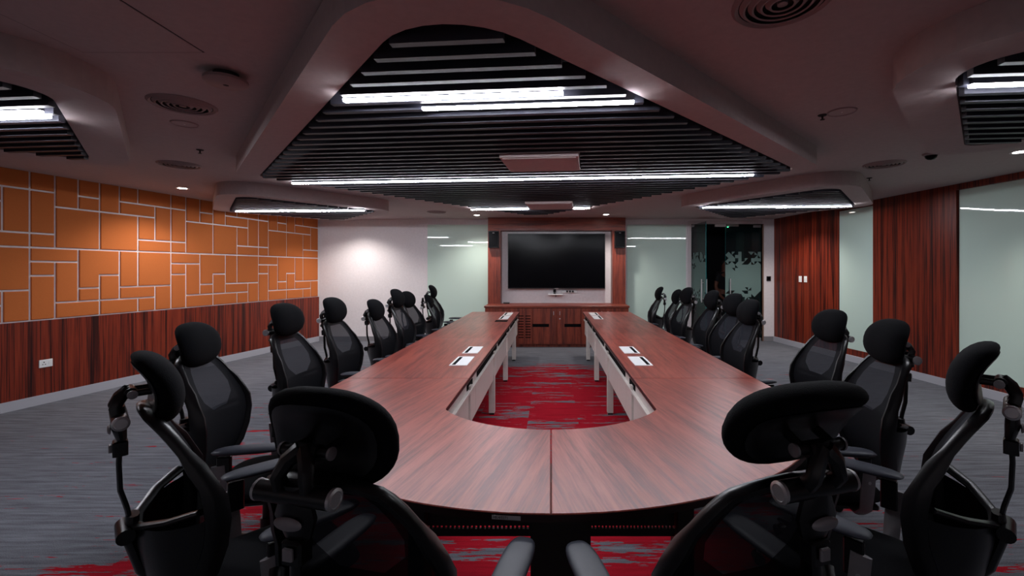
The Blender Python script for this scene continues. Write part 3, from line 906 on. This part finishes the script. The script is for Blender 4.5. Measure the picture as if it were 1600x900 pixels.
    for s in (-1, 1):
        mb.tube([(s*0.030,0.0,0.0),(s*0.031,-0.010,0.035),(s*0.022,0.002,0.060),(s*0.004,0.016,0.078)], [0.017,0.015,0.016,0.014], [0.013,0.013,0.015,0.017], n=8)
    mb.tube([(-0.03,0.024,0.071),(0.03,0.024,0.071)], 0.016, 0.016, n=10)
    mb.build('arch_bracket', 'black_plastic', hr, True)
    # seat
    def seat(x, y):
        return (x, y+0.01, 0.0)
    mb = MB()
    tmp = MB().pad(0.245, 0.235, lambda x, z: (x, 0.455 - 0.018*max(0,(z-0.12)/0.115)**2 + 0.10*x*x, z+0.02), 0.036, 0.03, 6, 32, 4.0)
    tmp.v = [(x, z, y) for x, y, z in tmp.v]; tmp.f = [tuple(reversed(f)) for f in tmp.f]
    tmp.build('seat', 'black_fabric', r, True)
    MB().cbox(-0.2, 0.2, -0.17, 0.2, 0.405, 0.428, 0.01).build('seat_pan', 'black_plastic', r)
    # arms
    for s in (-1, 1):
        b = MB().tube([(s*0.17,-0.06,0.412),(s*0.25,-0.06,0.415),(s*0.282,-0.063,0.445),(s*0.286,-0.068,0.52),(s*0.286,-0.078,0.635)], [0.028,0.028,0.028,0.03,0.030], 0.009, ref=(0,1,0), n=8).build('arm_bracket', 'grey_metal', r, True)
        MB().cyl((s*0.2955,-0.072,0.57), (s*0.298,-0.072,0.57), 0.007, 10).build('bolt', 'chrome', b)
        MB().cbox(s*0.277-0.012, s*0.277+0.012, -0.085, -0.03, 0.56, 0.672, 0.004).build('arm_post', 'black_plastic', r)
        p = MB().pad(0.045, 0.150, lambda x, z: (x, 0.0, z), 0.016, 0.014, 5, 26, 3.2)
        p.v = [(s*0.272 + x - s*0.14*z*0.3, z+0.045, 0.695+y) for x, y, z in p.v]; p.f = [tuple(reversed(f)) for f in p.f]
        p.build('arm_pad', 'arm_rubber', r, True)
    # mechanism, gas lift, base
    MB().cbox(-0.07, 0.07, -0.14, 0.10, 0.355, 0.404, 0.012).build('mechanism', 'black_plastic', r)
    MB().lathe([(0.028,0.10),(0.028,0.25),(0.018,0.25),(0.018,0.356)], 16).build('gas_lift', 'black_plastic', r, True)
    ba = MB().lathe([(0.0,0.075),(0.045,0.075),(0.045,0.13),(0.03,0.14),(0.0,0.14)], 18).build('base_hub', 'black_plastic', r, True)
    for k in range(5):
        a_ = 2*PI*k/5+0.3; c_, s_ = math.cos(a_), math.sin(a_)
        MB().tube([(0.03*c_,0.03*s_,0.11),(0.16*c_,0.16*s_,0.105),(0.30*c_,0.30*s_,0.08)], [0.02,0.018,0.012], [0.022,0.02,0.016], ref=(0,0,1), n=8).build('base_arm', 'black_plastic', r, True)
        cs = MB().cyl((0.295*c_-0.026*s_,0.295*s_+0.026*c_,0.028), (0.295*c_+0.026*s_,0.295*s_-0.026*c_,0.028), 0.027, 16).build('caster', 'black_plastic', r, True)
        MB().cyl((0.295*c_,0.295*s_,0.05), (0.295*c_,0.295*s_,0.085), 0.008, 8).build('caster_stem', 'grey_metal', cs)
    return r
HEAD_Y = -0.303
chair0 = make_chair()
used = [False]
def place(px, py, Y, phi, label, group, tilt=0, drop=0.0, spin=0.0):
    """headrest centre at (px, py) of the photograph at depth Y; phi = heading, clockwise from +Y in degrees"""
    c = copy_tree(chair0) if used[0] else chair0
    hx = (px-861)/700*Y
    ph = math.radians(phi)
    fx, fy = math.sin(ph), math.cos(ph)
    c.location = (hx-HEAD_Y*fx, Y-HEAD_Y*fy, 0)
    c.rotation_euler = (0, 0, -ph)
    for ch in c.children:
        if ch.name.startswith('headrest'):
            ch.rotation_euler = (math.radians(tilt), 0, math.radians(spin))
            ch.location.z -= max(-0.05, min(0.12, (1.185 if Y < 2.1 else 1.168)-(1.5-(py-422)/700*Y)))
    tag(c, label, 'chair', group)
    return c
jobs = [
 (519,680,0.93, 14,'black mesh chair at the table end, seen from behind, left of the centre seam',0,0.0),
 (252,588,1.39, 44,'black chair in profile nearest the left picture edge with grey arm bracket',0,0.0),
 (312,535,2.22, 80,'black mesh chair just behind the profile chair at the left edge',0,0.0),
 (450,497,2.98, 93,'black mesh chair standing by itself, fourth from the camera on the left side',0,0.0),
 (524,483,3.76, 93,'black mesh chair whose headrest stands before the corner of the white wall',0,0.0),
 (588,483,4.46, 91,'black mesh chair with a lowered headrest in front of the white wall',0,0.05),
 (622,465,5.14, 92,'black mesh chair with high headrest overlapping the one behind it',0,0.0),
 (639,467,5.80, 97,'black mesh chair mostly hidden behind the high headrest chair on the left',0,0.0),
 (671,474,6.48, 86,'black mesh chair with the lowest headrest, second from the far left end',0,0.09),
 (677,455,7.20, 86,'farthest black mesh chair on the left, before the mint glass board',0,0.0),
 (1214,648,0.93,-17,'black mesh chair at the table end, seen from behind, right of the centre seam',24,0.0),
 (1514,573,1.40,-44,'black chair in profile nearest the right picture edge',0,0.0),
 (1383,530,2.22,-83,'black mesh chair beside the profile chair at the right edge',0,0.0),
 (1295,507,2.98,-94,'black mesh chair in front of the narrow mint glass board',0,0.0),
 (1168,486,3.78,-94,'black mesh chair whose headrest stands before the white strip by the door',0,0.0),
 (1144,474,4.42,-98,'black mesh chair before the closed glass door, overlapped by the nearer chair',0,0.0),
 (1111,467,5.06,-92,'black mesh chair in front of the open doorway',0,0.0),
 (1072,461,5.72,-95,'black mesh chair before the right end of the mint board beside the doors',0,0.0),
 (1056,463,6.36,-86,'narrow looking black chair partly hidden, second from the far right end',0,0.03),
 (1029,458,7.0,-86,'farthest black mesh chair on the right side of the table',0,0.03),
]
for (px, py, Y, phi, lab, tl, dr) in jobs:
    g_ = 'chairs at the curved table end' if Y < 1.0 else ('chairs along the left of the table' if px < 861 else 'chairs along the right of the table')
    place(px, py, Y, phi, lab, g_, tl, dr)
    if not used[0]: used[0] = True

# ------------------------------------------------------------------ person in the dark corridor
def skin_obj(name, V, E, R, m, parent, sub=1):
    me = bpy.data.meshes.new(name); me.from_pydata(V, E, []); me.materials.append(MATS[m])
    o = bpy.data.objects.new(name, me); C.objects.link(o); o.parent = parent
    sk = o.modifiers.new('skin', 'SKIN'); sk.use_smooth_shade = True
    for i, rr in enumerate(R):
        me.skin_vertices[0].data[i].radius = (rr, rr) if not isinstance(rr, tuple) else rr
    me.skin_vertices[0].data[0].use_root = True
    sb = o.modifiers.new('sub', 'SUBSURF'); sb.levels = sub; sb.render_levels = sub
    return o
per = empty('person', (4.0, 10.35, 0.012), math.radians(25)); tag(per, 'person in dark short sleeved clothes standing in the dark corridor', 'person')
J = {'pel':(0,0,0.95),'wst':(0,0.01,1.10),'chs':(0,0,1.30),'nck':(0,0,1.46),'jaw':(0,-0.02,1.54),'hed':(0,-0.02,1.64),'top':(0,-0.01,1.72)}
V = [J[k] for k in ('pel','wst','chs','nck','jaw','hed','top')]; R = [(0.16,0.12),(0.145,0.105),(0.165,0.115),0.055,(0.07,0.085),(0.078,0.095),(0.05,0.06)]
E = [(i,i+1) for i in range(6)]
limb = {}
for s in (-1, 1):
    n = len(V)
    arm = [(s*0.19,0,1.40),(s*0.25,0.02,1.10),(s*0.23,-0.12,0.90),(s*0.21,-0.18,0.84)]
    V += arm; R += [0.06,0.045,0.034,0.03]; E += [(2,n),(n,n+1),(n+1,n+2),(n+2,n+3)]
    hx, hy, hz = arm[-1]
    for k, (dx, L_) in enumerate(((-0.03,0.075),(-0.01,0.085),(0.012,0.08),(0.03,0.065))):
        m_ = len(V); V += [(hx+dx,hy-0.04,hz-0.03),(hx+dx,hy-0.05,hz-0.03-L_)]; R += [0.010,0.008]; E += [(n+3,m_),(m_,m_+1)]
    m_ = len(V); V += [(hx-s*0.045,hy-0.04,hz-0.005),(hx-s*0.05,hy-0.075,hz-0.03)]; R += [0.011,0.009]; E += [(n+3,m_),(m_,m_+1)]
    n = len(V)
    V += [(s*0.10,0,0.86),(s*0.115,-0.01,0.50),(s*0.12,0.02,0.09),(s*0.125,-0.15,0.035)]; R += [0.09,0.06,0.042,0.035]; E += [(0,n),(n,n+1),(n+1,n+2),(n+2,n+3)]
body = skin_obj('body', V, E, R, 'skin', per)
V = [(0,0,0.97),(0,0.01,1.10),(0,0,1.30),(0,0,1.43)]; R = [(0.18,0.135),(0.165,0.125),(0.18,0.13),(0.075,0.075)]; E = [(0,1),(1,2),(2,3)]
for s in (-1, 1):
    n = len(V); V += [(s*0.19,0,1.40),(s*0.225,0.012,1.20)]; R += [0.075,0.068]; E += [(2,n),(n,n+1)]
skin_obj('shirt', V, E, R, 'dark_cloth', per)
V = [(0,0,0.95)]; R = [(0.175,0.13)]; E = []
for s in (-1, 1):
    n = len(V); V += [(s*0.10,0,0.86),(s*0.115,-0.01,0.50),(s*0.12,0.015,0.12)]; R += [0.105,0.078,0.062]; E += [(0,n),(n,n+1),(n+1,n+2)]
skin_obj('trousers', V, E, R, 'dark_cloth', per)
MB().pad(0.086, 0.10, lambda x, z: (x, 0.02-0.02*(z/0.1), 1.665+z*0.9), 0.085, 0.075, 5, 20, 2.0).build('hair', 'hair', per, True)
for s in (-1, 1):
    MB().lathe([(0.0,-0.012),(0.011,-0.006),(0.011,0.006),(0.0,0.012)], 10, (s*0.032,-0.108,1.615)).build('eye', 'ink', per, True)
MB().tube([(0,-0.105,1.62),(0,-0.135,1.575),(0,-0.11,1.565)], [0.008,0.014,0.01], n=8).build('nose', 'skin', per, True)
MB().pad(0.024, 0.007, lambda x, z: (x, -0.103, 1.54+z), 0.004, 0.006, 3, 14, 2.0).build('mouth', 'skin', per, True)
